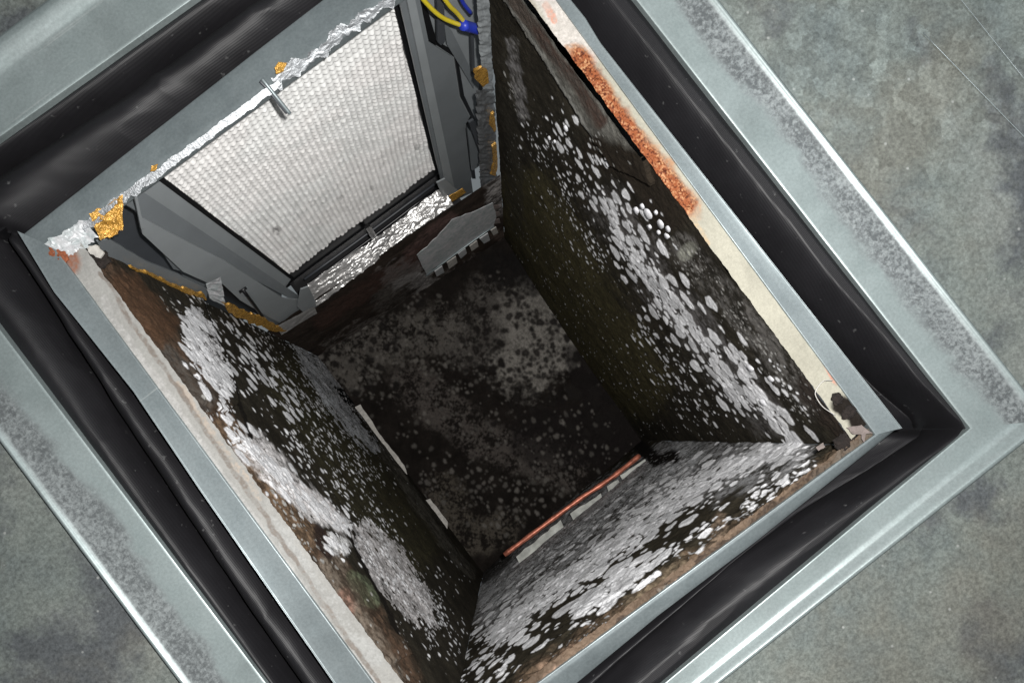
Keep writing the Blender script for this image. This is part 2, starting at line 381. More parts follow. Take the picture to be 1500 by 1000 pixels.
# lobe heights (inner, outer), crease depth, depth under the collar
PAR = {0: (.002, .026, -.042, -.085), 1: (.030, .018, -.030, -.045), 2: (.030, .018, -.032, -.045), 3: (.032, .012, -.028, -.045)}
for i in SIDES:
    def zf(s, t, i=i):
        c = crease_fn(i, s) + .03 * (fbm(s * 7 + i * 3, s * 0, 51, 3) - .5); a1, a2, zc_, z0_ = PAR[i]
        n = (fbm(s * 8 + i * 5, t * 2, 20 + i, 3) - .5)
        if i == 1: a1 = a1 * sstep(.08, .42, s)
        x1 = np.clip(t / c, 0, 1); x2 = np.clip((t - c) / (1 - c), 0, 1)
        z1 = z0_ + (zc_ - z0_) * x1 + a1 * np.sin(np.pi * x1) ** .95
        z2 = zc_ + (-.006 - zc_) * x2 + a2 * np.sin(np.pi * x2) ** 1.15 * .85
        z = np.where(t < c, z1, z2)
        z = z + .005 * n * np.sin(np.pi * t)
        z = z + (.002, .003, .004, .005)[i] * (1 - np.abs(2 * fbm(s * 7 + t * 1.5 + i, t * 1.2 - s * 3, 71, 2) - 1) ** .7) * np.sin(np.pi * t) - .003
        z = z + .0016 * (fbm(s * 26 + t * 5, t * 2.5 - s * 6, 44, 3) - .5) * np.sin(np.pi * t)
        z = z - .012 * np.exp(-((t - c) / .035) ** 2)
        e = np.minimum(s, 1 - s); z = z - .016 * np.exp(-(e / .012) ** 2) * np.sin(np.pi * t)
        return np.minimum(z, -.003 - .010 * (1 - sstep(.0, .12, t)))
    ns_, nv2 = 300, 100
    sv = np.linspace(0, 1, ns_)[:, None] + np.zeros((1, nv2)); vv = np.linspace(0, 1, nv2)[None, :] + np.zeros((ns_, 1))
    cc_ = crease_fn(i, sv) + .03 * (fbm(sv * 7 + i * 3, sv * 0, 51, 3) - .5)
    ease = lambda x: .5 - .5 * np.cos(np.pi * x)
    tt = np.where(vv < .5, cc_ * ease(vv * 2), cc_ + (1 - cc_) * ease(np.maximum(vv * 2 - 1, 0)))
    A0, A1 = Ai[i][:2], Ai[(i + 1) % 4][:2]; B0, B1 = Bi[i][:2], Bi[(i + 1) % 4][:2]
    S3, T3 = sv[..., None], tt[..., None]
    XY = (A0 * (1 - S3) + A1 * S3) * (1 - T3) + (B0 * (1 - S3) + B1 * S3) * T3
    P = np.concatenate([XY, zf(sv, tt)[..., None]], -1)
    grid('fabric_fold', P, M_FAB, fx)
# points that lie just in front of a (slightly leaning) liner board
def on_w(W, px, py, off=6):
    a, b = ab(px, py); lo, hi = .30, 1.2
    cen = np.array([.02, .08])
    def dist(k):
        z = zk(k); P = np.array([a * S / k, b * S / k]); f = z / W['zf']
        A_ = (W['RA'] * (1 - f) + W['FA'] * f)[:2]; B_ = (W['RB'] * (1 - f) + W['FB'] * f)[:2]
        t = B_ - A_; n = np.array([-t[1], t[0]]) / np.linalg.norm(t)
        if np.dot(n, cen - A_) < 0: n = -n
        return np.dot(n, P - A_) / S
    for _ in range(40):
        m = (lo + hi) / 2
        if dist(m) > off: hi = m
        else: lo = m
    return np.array([a * S / hi, b * S / hi, zk(hi)])
# ------------------------------------------------------------------ duct
duct = thing('duct', 'rectangular sheet metal duct lined with mould covered board seen from above', 'duct')
# collar
A = P2(COL_IN); B = P2(COL_OUT)
for i in SIDES:
    wdt = 1.0
    pr = [(0, -.03), (0, -.006), (0, -.0008), (.02, 0), (.2, -.0001), (.5, -.0003), (.8, -.0002), (.955, 0), (.975, .0006), (.99, .0007), (1.0, .0003), (1.0, -.004), (1.0, -.09)]
    if i in (1, 3): pr = [(0, -.012), (0, -.004), (.02, -.001), (.2, -.001), (.5, -.003), (.8, -.0055), (.93, -.0070), (.975, -.0076), (1.0, -.0085), (1.0, -.012), (1.0, -.09)]
    q = np.linspace(0, len(pr) - 1, 60)
    ts = np.interp(q, np.arange(len(pr)), [p[0] for p in pr]); zs = np.interp(q, np.arange(len(pr)), [p[1] for p in pr])
    def zf(s, t, zs=zs, i=i): return zs[None, :] + 0 * s + .0012 * (fbm(s * 7 + i, t * .5, 31, 2) - .5) * np.clip(t, 0, 1)
    def warp(s, t, i=i):
        n = np.interp(s[..., 0], *{0: ([0, .2, .26, .3, 1], [0, 3, 4, -1, 0]), 1: ([0, .3, .5, .7, 1], [0, 2, -2, 2, 0]), 2: ([0, .55, .72, .9, 1], [0, -2, -5, 7, 0]), 3: ([0, .5, 1], [0, 2, 0])}[i]) * S
        d = {0: (1, 0), 1: (0, -1), 2: (-1, 0), 3: (0, 1)}[i]
        return (n[..., None] * t) * np.array(d)[None, None, :]
    grid('collar_side', side_grid(A, B, i, 140, ts, zf, warp), M_COLLAR, duct)

# generic painted surfaces
def paint(px, py, U, Vv, base, layers, seed, FS=7.0, mo=1.0):
    c = np.zeros(px.shape + (3,)) + np.array(base)
    wx = (fbm(U / 26, Vv / 26, seed, 4) - .5); wy = (fbm(U / 26, Vv / 26, seed + 50, 4) - .5)
    fine = fbm(U / FS, Vv / FS, seed + 90, 5); mid = fbm(U / 38, Vv / 38, seed + 130, 4)
    c = c * (1 + mo * (1.1 * mid - .55))[..., None] * (1 + mo * (.6 * fine - .3))[..., None]
    for L in layers:
        kind, pts, r, colr, st = L[:5]; w_ = L[5] if len(L) > 5 else 18; mott = L[6] if len(L) > 6 else .6; crk = L[7] if len(L) > 7 else 0
        qx, qy = px + wx * w_ * 2, py + wy * w_ * 2
        if kind == 'line': m = 1 - sstep(r * .55, r * 1.15, dline(qx, qy, pts))
        else: m = inpoly(qx, qy, pts).astype(float)
        m = m * st
        if mott: m = m * (1 - mott + mott * sstep(.38, .6, .5 * fine + .5 * mid))
        if crk:
            f1 = np.abs(fbm(U / 20, Vv / 26, seed + 201, 3) - .5); f2 = np.abs(fbm(U / 13, Vv / 17, seed + 301, 2) - .5)
            m = m * (1 - crk * (1 - sstep(.006, .04, np.minimum(f1, f2 * 1.4))))
            m = m * sstep(.25, .36, fbm(U / 16, Vv / 20, seed + 401, 4))
        cc = np.array(colr)[None, None, :] * (.75 + .5 * fine)[..., None]
        c = c * (1 - m[..., None]) + cc * m[..., None]
    return np.clip(c, 0.004, .9)

def wall(name, rimA, rimB, flA, flB, k0, k1, n_u, n_k, base, layers, seed, dispf=None, mat=M_WALL, cols=()):
    RA, RB = pt(*rimA, 0), pt(*rimB, 0); zf_ = zk(.415)
    FA, FB = pt(*flA, zf_), pt(*flB, zf_)
    u = np.linspace(0, 1, n_u)[:, None]; kk = np.linspace(k0, k1, n_k)[None, :]
    def F(u, kk):
        z = zk(kk); f = (z / zf_)[..., None]; uu = u[..., None]
        return (RA * (1 - uu) + RB * uu) * (1 - f) + (FA * (1 - uu) + FB * uu) * f
    P0 = F(u + 0 * kk, kk + 0 * u)
    nrm = np.cross(RB - RA, FA - RA); nrm /= np.linalg.norm(nrm)
    cen = np.array([.02, .08, -.4])
    if np.dot(nrm, cen - RA) < 0: nrm = -nrm
    L = np.linalg.norm(RB - RA) / S
    U = u * L + 0 * kk; Vd = -zk(kk) / S + 0 * u
    px, py = proj(P0)
    d = .0035 * (fbm(U / 60, Vd / 60, seed + 7, 4) - .5) + .0011 * (fbm(U / 9, Vd / 9, seed + 9, 3) - .5)
    if dispf: d = d + dispf(px, py, U, Vd)
    col = paint(px, py, U, Vd, base, layers, seed)
    for c_ in cols: spread(col, d, px, py, U, Vd, U[:, 0].copy(), Vd[0].copy(), **c_)
    P = P0 + d[..., None] * nrm
    o = grid(name, P, mat, duct, col=col)
    return dict(o=o, F=F, n=nrm, d=d, L=L, k0=k0, k1=k1, nu=n_u, nk=n_k, RA=RA, RB=RB, FA=FA, FB=FB, zf=zf_)

RT, RR, RB_, RL = EDGE_IN
FT, FR, FB_, FL = (739, 348), (940, 645), (708, 838), (466, 522)

def spread(col, d, px, py, U, V, uc, vc, strokes, n_try, seed, color, grow=1.3, sep=.8, h=.0004, soft=.9, var=.22, clust=(.38, .6)):
    """grow flat round-ish mould colonies into the colour (and a little relief) of a surface grid;
    uc, vc: 1-D surface coordinates of rows and columns (plan units)"""
    R = np.random.RandomState(seed); n, m = px.shape
    ii = R.randint(0, n, n_try); jj = R.randint(0, m, n_try)
    x = px[ii, jj]; y = py[ii, jj]; dens = np.zeros(n_try); size = np.zeros(n_try)
    for pts, r, wgt, sz in strokes:
        v = wgt * np.exp(-(dline(x, y, pts) / r) ** 2 * 1.9); size = np.where(v > dens, sz, size); dens = np.maximum(dens, v)
    uu = uc[ii]; vv = vc[jj]
    cl = fbm(uu / 38, vv / 38, seed, 3)
    ok = (R.rand(n_try) < dens * sstep(clust[0], clust[1], cl + .12 * (dens > .7))); idx = np.nonzero(ok)[0]
    cells = {}; cs = 40.0
    rad_ = size * (.26 + 1.0 * R.rand(n_try) ** 2.4) * grow * (.7 + .6 * cl)
    idx = idx[np.argsort(-rad_[idx] * (.6 + .8 * R.rand(len(idx))))]
    for i in idx:
        r = rad_[i]; a, b = uu[i], vv[i]
        ca, cb = int(a // cs), int(b // cs); bad = False; sp = sep + (1 - min(1, dens[i])) * .9
        for p in (ca - 1, ca, ca + 1):
            for q in (cb - 1, cb, cb + 1):
                for a2, b2, r2 in cells.get((p, q), ()):
                    if (a - a2) ** 2 + (b - b2) ** 2 < (sp * (r + r2)) ** 2: bad = True; break
                if bad: break
            if bad: break
        if bad: continue
        cells.setdefault((ca, cb), []).append((a, b, r))
        R_ = r * 1.5 + 2
        i0, i1 = np.searchsorted(uc, (a - R_, a + R_)); j0, j1 = np.searchsorted(vc, (b - R_, b + R_))
        if i1 <= i0 or j1 <= j0: continue
        X = uc[i0:i1, None] - a; Y = vc[None, j0:j1] - b; th = np.arctan2(Y, X)
        e = 1 + .3 * (R.rand() - .5); p1, p2, p3 = R.rand(3) * 6.28
        rr = r * (1 + .13 * np.sin(2 * th + p1) + .09 * np.sin(3 * th + p2) + .06 * np.sin(5 * th + p3))
        D = np.hypot(X * e, Y / e) - rr
        mk = 1 - sstep(-soft * 1.3, soft * 1.3, D); mk = mk * (1 - .25 * R.rand() * sstep(0, 1, -D / r))
        cc = np.array(color) * (1 - var + 2 * var * R.rand())
        col[i0:i1, j0:j1] = col[i0:i1, j0:j1] * (1 - mk[..., None]) + cc * mk[..., None]
        d[i0:i1, j0:j1] += h * np.sqrt(np.clip(mk, 0, 1)) * (.6 + .4 * np.clip(-D / r, 0, 1))

DK = (.030, .026, .019)
# ---- right wall
def disp_r(px, py, U, V):
    peel = inpoly(px + 6 * (fbm(U / 9, V / 9, 2) - .5), py, [(720, -40), (770, 40), (815, 110), (862, 185), (900, 240), (960, 270), (830, -60)])
    return .004 * peel + .005 * np.sin(U / 924 * np.pi) * sstep(.1, .5, V / 1500)
MW = (.88, .88, .90); MG = (.40, .39, .37)
sr = [([(825, 185), (850, 240), (885, 300)], 22, .5, 7.5), ([(870, 232), (884, 240)], 9, 1, 6), ([(790, 200), (840, 310), (880, 370)], 30, .25, 3.5),
      ([(895, 300), (930, 370), (990, 450)], 30, 1.1, 11), ([(940, 305), (975, 345)], 14, .7, 7),
      ([(975, 440), (1035, 510), (1090, 590)], 28, 1.1, 11.5), ([(1080, 520), (1115, 585), (1155, 640)], 20, 1.3, 14),
      ([(950, 490), (1030, 600)], 28, .35, 6), ([(780, 380), (860, 500), (950, 600)], 60, .05, 2.4), ([(1130, 540), (1175, 595)], 14, .3, 5)]
WR = wall('liner_board', RT, RR, FT, FR, .993, .415, 820, 360, DK, [
    ('line', [(775, 300), (850, 430), (930, 560)], 60, (.085, .074, .036), .9, 18, .35),
    ('line', [(745, 60), (748, 200), (760, 330)], 14, (.05, .045, .034), .8),
    ('line', [(748, 60), (760, 130), (765, 175)], 9, (.26, .25, .25), .85, 8, .8),
    ('poly', [(722, -40), (772, 40), (817, 110), (864, 185), (902, 238), (935, 262), (960, 270), (830, -60)], 0, (.19, .185, .165), 1, 5, .35),
    ('line', [(722, -30), (772, 42), (817, 112), (864, 187), (900, 238)], 6, (.34, .335, .31), .8, 3, .5),
    ('line', [(745, -20), (800, 55), (850, 120), (885, 175)], 11, (.075, .045, .035), .9, 5, .4),
    ('line', [(880, 220), (930, 240), (985, 310)], 32, (.028, .022, .016), 1, 8, 0),
    ('line', [(1000, 360), (1060, 430), (1130, 520), (1190, 590)], 22, (.17, .16, .15), .8, 10, .9),
    ('line', [(1010, 365), (1002, 372)], 11, (.42, .42, .36), .9, 4, .5),
    ('line', [(960, 420), (1030, 480), (1070, 530)], 18, (.16, .15, .15), .6, 10, .9),
    ('line', [(1190, 570), (1240, 625), (1255, 650)], 26, (.04, .03, .024), .9, 6, .2),
    ('line', [(890, 295), (960, 400), (1040, 510), (1130, 620)], 30, (.20, .19, .19), .45, 20, .8),
    ('line', [(735, 380), (800, 460), (930, 640)], 10, (.07, .065, .055), .55, 6, .7),
], 3, disp_r, cols=(dict(strokes=[([(780, 250), (900, 450), (1050, 620)], 90, .15, 1.5), ([(1000, 370), (1180, 600)], 24, .7, 2.4), ([(880, 205), (900, 235)], 20, .5, 3), ([(748, 110), (764, 170)], 8, .9, 3.5)], n_try=14000, seed=15, color=MG, h=.0001),
    dict(strokes=sr, n_try=40000, seed=5, color=MW, soft=1.3, h=.0008)))
big = []
for (x_, y_, r_) in ((948, 314, 12), (967, 329, 10), (978, 336, 7), (964, 341, 5), (976, 346, 7), (960, 312, 5), (951, 333, 5), (940, 303, 6), (828, 189, 7), (804, 203, 5), (889, 241, 6), (812, 208, 4), (931, 309, 8), (1116, 590, 10), (1098, 540, 9), (1128, 555, 8)):
    big.append(([(x_, y_)], 2.0, 9, r_))
W_ = WR
def single_colonies(W, items, mat, parent, seed=0):
    R = random.Random(seed); V = []; Fc = []
    tu = (W['RB'] - W['RA']); tu = tu / np.linalg.norm(tu); n = W['n']; tz = np.cross(n, tu)
    for x_, y_, r_ in items:
        p = on_w(W, x_, y_, 3.2); o = len(V); NN = 12; r = r_ * S; V.append(p + n * .0006)
        rs = [1 + R.uniform(-.1, .1) for _ in range(NN)]
        for f_, h_ in ((.86, .0004), (1.0, -.0012)):
            for j in range(NN):
                a_ = 2 * math.pi * j / NN; V.append(p + tu * math.cos(a_) * r * rs[j] * f_ * .8 + tz * math.sin(a_) * r * rs[j] * f_ * 1.35 + n * h_)
        for j in range(NN):
            k = (j + 1) % NN; Fc.append((o, o + 1 + j, o + 1 + k)); Fc.append((o + 1 + j, o + 1 + NN + j, o + 1 + NN + k, o + 1 + k))
    me = bpy.data.meshes.new('mould_colony'); me.from_pydata([tuple(v) for v in V], [], Fc)
    bm = bmesh.new(); bm.from_mesh(me); bmesh.ops.recalc_face_normals(bm, faces=bm.faces[:]); bm.to_mesh(me); bm.free()
    return link('mould_colony', me, mat, parent, 'stuff')
single_colonies(WR, [(b[0][0][0], b[0][0][1], b[3]) for b in big], M_MOULD, WR['o'])

# ---- left wall
CRACK = [(292, 430), (308, 470), (330, 520), (350, 590), (368, 640)]
def disp_l(px, py, U, V):
    n = 5 * (fbm(U / 12, V / 12, 77) - .5)
    pol = inpoly(px + n, py, [(120, 380), (292, 425), (306, 470), (328, 520), (348, 590), (330, 605), (230, 560)])
    pol2 = inpoly(px + n, py, [(345, 640), (480, 770), (515, 770), (520, 800), (560, 850), (600, 960), (500, 1000), (330, 740)])
    return (.003 * pol + .003 * pol2) * sstep(10, 60, V) + .003 * (fbm(U / 22, V / 22, 8, 4) - .5) * sstep(250, 0, V)
sl = [([(275, 470), (290, 520), (325, 570)], 24, 1.3, 13), ([(335, 480), (400, 560), (430, 600)], 26, .7, 11), ([(320, 590), (345, 630)], 12, .9, 8),
      ([(400, 560), (480, 640), (530, 700)], 40, .22, 5), ([(350, 640), (400, 690), (450, 735), (500, 770)], 20, 1.2, 9), ([(430, 640), (500, 720), (560, 780)], 24, .4, 5),
      ([(480, 795), (500, 805)], 12, 1, 8), ([(540, 790), (600, 860), (640, 920)], 26, .7, 3.6), ([(640, 850), (660, 940)], 40, .08, 4), ([(430, 500), (520, 600)], 22, .3, 2.5),
      ([(350, 480), (430, 560)], 50, .15, 3.5), ([(440, 570), (470, 600)], 14, .7, 5)]
WL = wall('liner_board', RB_, RL, FB_, FL, .993, .415, 820, 350, DK, [
    ('line', [(430, 560), (520, 690), (600, 800)], 50, (.055, .05, .026), .7, 12, .5),
    ('line', [(135, 390), (210, 480), (330, 640), (440, 790), (520, 900), (590, 1000)], 34, (.12, .075, .05), .95, 10, .65),
    ('line', [(185, 425), (235, 480)], 26, (.10, .055, .032), .9, 10, .3),
    ('line', [(330, 620), (390, 700), (450, 790)], 17, (.20, .135, .085), .8, 8, .7),
    ('line', [(480, 830), (530, 930), (570, 990)], 22, (.22, .19, .155), .7, 12, .8),
    ('line', [(500, 875), (512, 895)], 13, (.38, .20, .15), .6, 8, .7),
    ('line', [(515, 850), (540, 880)], 14, (.2, .24, .15), .6, 8, .7),
    ('line', [(240, 520), (300, 590)], 15, (.09, .08, .07), .9, 8, .7),
    ('poly', [(262, 465), (290, 452), (308, 475), (328, 525), (343, 572), (325, 590), (300, 570), (275, 530)], 0, (.86, .85, .87), .95, 16, .25, .9),
    ('line', [(370, 655), (420, 712), (470, 752)], 23, (.86, .83, .83), .95, 16, .2, .6),
    ('line', [(440, 720), (480, 752), (500, 770)], 15, (.86, .82, .82), .95, 8, .2),
    ('poly', [(512, 775), (545, 760), (585, 800), (625, 860), (640, 925), (610, 905), (560, 880), (530, 830)], 0, (.68, .65, .65), .95, 18, .45, .5),
    ('line', [(488, 798), (494, 806)], 15, (.86, .85, .85), 1, 14, .3, .6),
    ('line', [(462, 775), (475, 812)], 10, (.03, .02, .018), .9, 6, .1),
    ('poly', [(425, 500), (450, 505), (500, 535), (545, 572), (530, 585), (500, 575), (560, 660), (545, 665), (470, 590)], 0, (.66, .68, .72), .95, 12, .5, .7),
    ('line', [(560, 655), (640, 780), (690, 840)], 9, (.16, .15, .13), .6, 6, .7),
    ('line', CRACK, 4, (.012, .01, .008), 1, 2, 0),
    ('poly', [(488, 566), (532, 578), (520, 592), (505, 590)], 0, (.006, .006, .006), 1, 3, 0),  # shade inside a hole in the board, painted black
    ('line', [(505, 775), (515, 800), (545, 860), (580, 930)], 3.5, (.012, .01, .008), 1, 4, 0),
], 23, disp_l, cols=(dict(strokes=[([(380, 520), (560, 750)], 60, .12, 1.8), ([(250, 430), (320, 460)], 25, .5, 4), ([(560, 900), (600, 990)], 40, .3, 3), ([(300, 600), (480, 830)], 20, .4, 3)], n_try=12000, seed=16, color=MG, h=.0001),
    dict(strokes=sl, n_try=42000, seed=6, color=MW, soft=1.3, h=.0008)))
# ---- bottom wall
def disp_b(px, py, U, V):
    return .005 * (fbm(U / 26, V / 18, 9, 4) - .5) * sstep(260, 0, V) * 2
sb = [([(1150, 655), (1050, 690), (960, 760)], 30, 1.0, 12), ([(1000, 720), (900, 800), (800, 870), (730, 930)], 40, 1.0, 13), ([(950, 820), (850, 890)], 22, 1.3, 20),
      ([(760, 900), (700, 970)], 42, .6, 8), ([(1180, 690), (1090, 740), (960, 830)], 16, .5, 7), ([(730, 985), (745, 965)], 12, .9, 9)]
WB = wall('liner_board', RR, RB_, FR, FB_, .991, .415, 760, 330, (.034, .029, .020), [
    ('line', [(1150, 655), (980, 700), (840, 800), (730, 880)], 48, (.42, .42, .43), .8, 20, .9),
    ('line', [(1000, 662), (900, 720), (790, 800), (715, 870)], 28, (.62, .63, .65), .9, 16, .5, .8),
    ('line', [(1270, 650), (1180, 725), (1050, 810), (920, 900), (780, 1000)], 26, (.13, .09, .06), .95, 10, .6),
    ('line', [(1180, 720), (1080, 780)], 16, (.05, .036, .024), .8, 10, .4),
    ('line', [(1060, 760), (1040, 800)], 12, (.3, .22, .16), .7, 12, .8),
    ('line', [(990, 850), (1040, 822)], 10, (.62, .38, .28), .9, 8, .4),
    ('line', [(800, 985), (850, 950)], 16, (.36, .24, .17), .8, 12, .6),
    ('line', [(920, 880), (1000, 830)], 12, (.24, .19, .13), .7, 12, .7),
    ('line', [(940, 655), (960, 675), (985, 668)], 12, (.012, .01, .009), 1, 4, 0),
    ('line', [(708, 845), (740, 818)], 12, (.02, .018, .015), .9, 4, .2),
], 43, disp_b, cols=(dict(strokes=[([(1190, 700), (1000, 830), (820, 960)], 26, .35, 3), ([(1000, 680), (850, 790), (720, 890)], 40, .6, 3)], n_try=16000, seed=17, color=(.45, .45, .46), h=.0001),
    dict(strokes=sb, n_try=42000, seed=7, color=MW, soft=1.3, h=.0008, sep=.66),
    dict(strokes=[([(1000, 675), (880, 745), (760, 840)], 34, .8, 3.2)], n_try=12000, seed=19, color=(.04, .035, .03), h=-.0002, sep=1.0)))
# ---- top wall below the opening
K_SILL = .538
WT = wall('liner_board', RL, RT, FL, FT, K_SILL, .415, 420, 110, (.04, .03, .024), [
    ('line', [(575, 405), (600, 395), (625, 415)], 18, (.42, .40, .39), .9, 16, .6),
    ('line', [(640, 335), (600, 375), (660, 320)], 12, (.16, .10, .09), .8, 8, .5),
    ('line', [(480, 500), (560, 470), (700, 380)], 10, (.2, .18, .165), .6, 20, .95),
    ('line', [(470, 470), (540, 420), (620, 375)], 15, (.07, .04, .032), .8, 8, .4),
    ('line', [(560, 440), (600, 410)], 20, (.13, .12, .11), .6, 8, .8),
    ('line', [(725, 250), (728, 300)], 18, (.40, .38, .37), .85, 6, .85),
    ('line', [(700, 330), (735, 345)], 10, (.16, .12, .1), .6, 6, .8),
], 63)

# ---- duct base
zf_ = zk(.415)
FA_ = [pt(x, y, zf_ - .001) for x, y in (FT, FR, FB_, FL)]
nu_, nv_ = 460, 460
u = np.linspace(-.02, 1.02, nu_)[:, None, None]; v = np.linspace(-.02, 1.02, nv_)[None, :, None]
P0 = (FA_[0] * (1 - u) + FA_[1] * u) * (1 - v) + (FA_[3] * (1 - u) + FA_[2] * u) * v
px, py = proj(P0); U = P0[..., 0] / S * 1.0; V = P0[..., 1] / S
col = paint(px, py, U, V, (.013, .0105, .009), [
    ('line', [(775, 465), (800, 500), (770, 525)], 58, (.22, .205, .185), .9, 34, .3),
    ('line', [(720, 440), (690, 500)], 46, (.12, .11, .10), .5, 18, .8),
    ('line', [(500, 540), (560, 500), (640, 480)], 40, (.13, .118, .105), .6, 14, .95),
    ('line', [(600, 560), (700, 640), (830, 690)], 34, (.12, .105, .095), .5, 14, .95),
    ('line', [(650, 720), (690, 790), (740, 770)], 30, (.12, .105, .085), .5, 12, .95),
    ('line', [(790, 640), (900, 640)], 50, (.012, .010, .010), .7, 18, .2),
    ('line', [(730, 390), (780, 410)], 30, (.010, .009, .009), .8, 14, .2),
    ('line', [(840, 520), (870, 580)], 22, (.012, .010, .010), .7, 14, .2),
], 83)
dF = .003 * (fbm(U / 30, V / 30, 91, 4) - .5)
sw_u = np.linspace(0, np.linalg.norm(FA_[1] - FA_[0]) / S, nu_); sw_v = np.linspace(0, np.linalg.norm(FA_[3] - FA_[0]) / S, nv_)
spread(col, dF, px, py, U, V, sw_u, sw_v, [([(520, 540), (600, 500), (650, 540)], 60, .7, 4.5), ([(600, 600), (760, 640), (860, 640)], 70, .12, 5), ([(640, 700), (740, 740), (820, 700)], 60, .35, 5), ([(480, 510), (600, 440)], 40, .5, 5), ([(780, 480)], 80, .2, 3.5)], 14000, 31, (.10, .092, .083), h=.0002, soft=4, var=.45)
spread(col, dF, px, py, U, V, sw_u, sw_v, [([(760, 430), (800, 480), (780, 550)], 70, .8, 8), ([(700, 480), (720, 520)], 40, .8, 8), ([(860, 520), (880, 600)], 40, .8, 14), ([(600, 470), (540, 540)], 50, .6, 8)], 8000, 32, (.014, .012, .011), h=-.0002, soft=4.5, sep=.7)
P = P0.copy(); P[..., 2] += dF
base = grid('duct_base', P, M_FLOORD, duct, col=col)

# ------------------------------------------------------------------ board edges along the collar
def strip(name, corners, nu, nv, basec, layers, seed, disp=.0006, edge=0, mat=M_EDGE, z=0., warp=10, parent=duct, lump=None):
    c = [np.array(q, float) for q in corners]
    u = np.linspace(0, 1, nu)[:, None, None]; v = np.linspace(0, 1, nv)[None, :, None]
    P0 = (c[0] * (1 - u) + c[1] * u) * (1 - v) + (c[3] * (1 - u) + c[2] * u) * v
    px, py = proj(P0); U = px; V = py
    col = paint(px, py, U, V, basec, layers, seed, 3.5, .3 if basec[0] > .2 else 1.0)
    # base without the heavy mottling
    if name == 'board_edge' and seed == 103:
        m = 1 - sstep(10, 23, dline(px + 14 * (fbm(px / 14, py / 14, 1, 4) - .5), py + 14 * (fbm(px / 14, py / 14, 2, 4) - .5), [(848, 88), (900, 168), (955, 242), (1003, 302)]))
        g = fbm(px / 2.2, py / 2.2, 7, 3); g2 = fbm(px / 9, py / 9, 8, 3)
        rc = np.array([.08, .022, .012]) * (1 - sstep(.3, .5, g))[..., None] + np.array([.27, .085, .035]) * sstep(.3, .5, g)[..., None]
        q_ = (sstep(.5, .72, g) * sstep(.4, .6, g2))[..., None]; rc = rc * (1 - q_) + np.array([.48, .27, .14]) * q_
        col = col * (1 - m[..., None]) + rc * m[..., None]
    d = disp * (fbm(px / 10, py / 10, seed, 4) - .5) * 2
    if lump is not None: d = d + lump(px, py)
    P = P0 + 0; P[..., 2] += d
    e = (fbm(px / 9, py / 9, seed + 3, 3) - .5) * edge * S * 2
    vv = v[..., 0] + 0 * px; ax = (c[3] - c[0]) / np.linalg.norm(c[3] - c[0])
    P += (e * sstep(.45, 1, vv))[..., None] * ax
    return grid(name, P, mat, parent, col=col)
def rp4(pts, z=0): return [pt(x, y, z) for x, y in pts]
cream = (.36, .345, .285)
rust = lambda px, py: .0018 * (1 - sstep(12, 24, dline(px + 5, py, [(845, 80), (900, 165), (960, 240), (1005, 300)]))) * (fbm(px / 3, py / 3, 5, 4) + .4 * fbm(px / 12, py / 12, 6, 2))
strip('board_edge', rp4([unab(445, 612), unab(445, -300), unab(411, -306), unab(411, 612)], -.002), 900, 44, cream, [
    ('line', [(790, -40), (830, 40), (850, 80)], 30, (.55, .51, .48), .9, 6, .2),
    ('line', [(845, 85), (900, 165), (960, 240), (1012, 305)], 21, (.36, .19, .10), .85, 14, .5),
    ('line', [(850, 85), (905, 175), (965, 255), (1005, 310)], 14, (.45, .22, .10), .7, 14, .95),
    ('line', [(860, 100), (915, 190), (975, 262)], 11, (.17, .035, .018), .9, 14, .95),
    ('line', [(700, -70), (745, -10), (770, 15)], 16, (.18, .07, .04), .8, 8, .7),
    ('line', [(800, 10), (812, 30)], 7, (.5, .2, .12), .8, 6, .6),
    ('line', [(1205, 530), (1225, 560)], 4, (.5, .2, .14), .7, 6, .6),
    ('line', [(1232, 588), (1265, 615)], 17, (.014, .011, .009), 1, 12, 0),
    ('line', [(1015, 320), (1035, 355)], 5, (.45, .3, .15), .6, 6, .6),
], 103, .0005, 1.6, lump=rust)
strip('board_edge', rp4([unab(-372, 606), unab(-372, -400), unab(-329, -400), unab(-329, 606)], -.003), 900, 44, (.29, .285, .27), [
    ('line', [(70, 345), (100, 385)], 20, (.22, .08, .04), .9, 8, .3),
    ('line', [(260, 560), (380, 730)], 4, (.4, .3, .22), .4, 6, .8),
    ('line', [(400, 770), (550, 970)], 12, (.32, .32, .31), .8, 12, .7),
    ('line', [(150, 440), (420, 830), (560, 1020)], 6, (.4, .39, .38), .6, 6, .5),
    ('line', [(146, 400), (275, 590), (430, 818), (555, 1000)], 4, (.13, .10, .08), .7, 5, .7),
], 113, .0004, 2.2)
strip('board_edge', rp4([unab(-380, -325), unab(460, -325), unab(440, -308), unab(-340, -308)], -.004), 900, 30, (.12, .085, .06), [
    ('line', [(990, 862), (1040, 825)], 10, (.66, .42, .32), .9, 8, .4),
    ('line', [(800, 1000), (870, 950)], 12, (.36, .24, .18), .8, 10, .6),
    ('line', [(1100, 790), (1120, 775)], 8, (.55, .54, .5), .8, 6, .4),
    ('line', [(1200, 700), (1280, 640)], 16, (.1, .085, .07), .8, 10, .6),
    ('line', [(1240, 680), (820, 1000)], 9, (.035, .026, .02), .9, 30, .98),
    ('line', [(1230, 685), (900, 935)], 5, (.42, .38, .33), .9, 34, .98),
    ('line', [(1250, 670), (1050, 815)], 7, (.3, .26, .22), .8, 14, .95),
    ('line', [(1040, 830), (820, 985)], 7, (.28, .19, .13), .8, 14, .95),
    ('line', [(1200, 690), (900, 920)], 6, (.03, .022, .018), .8, 16, .95),
], 123, .0022, 7)

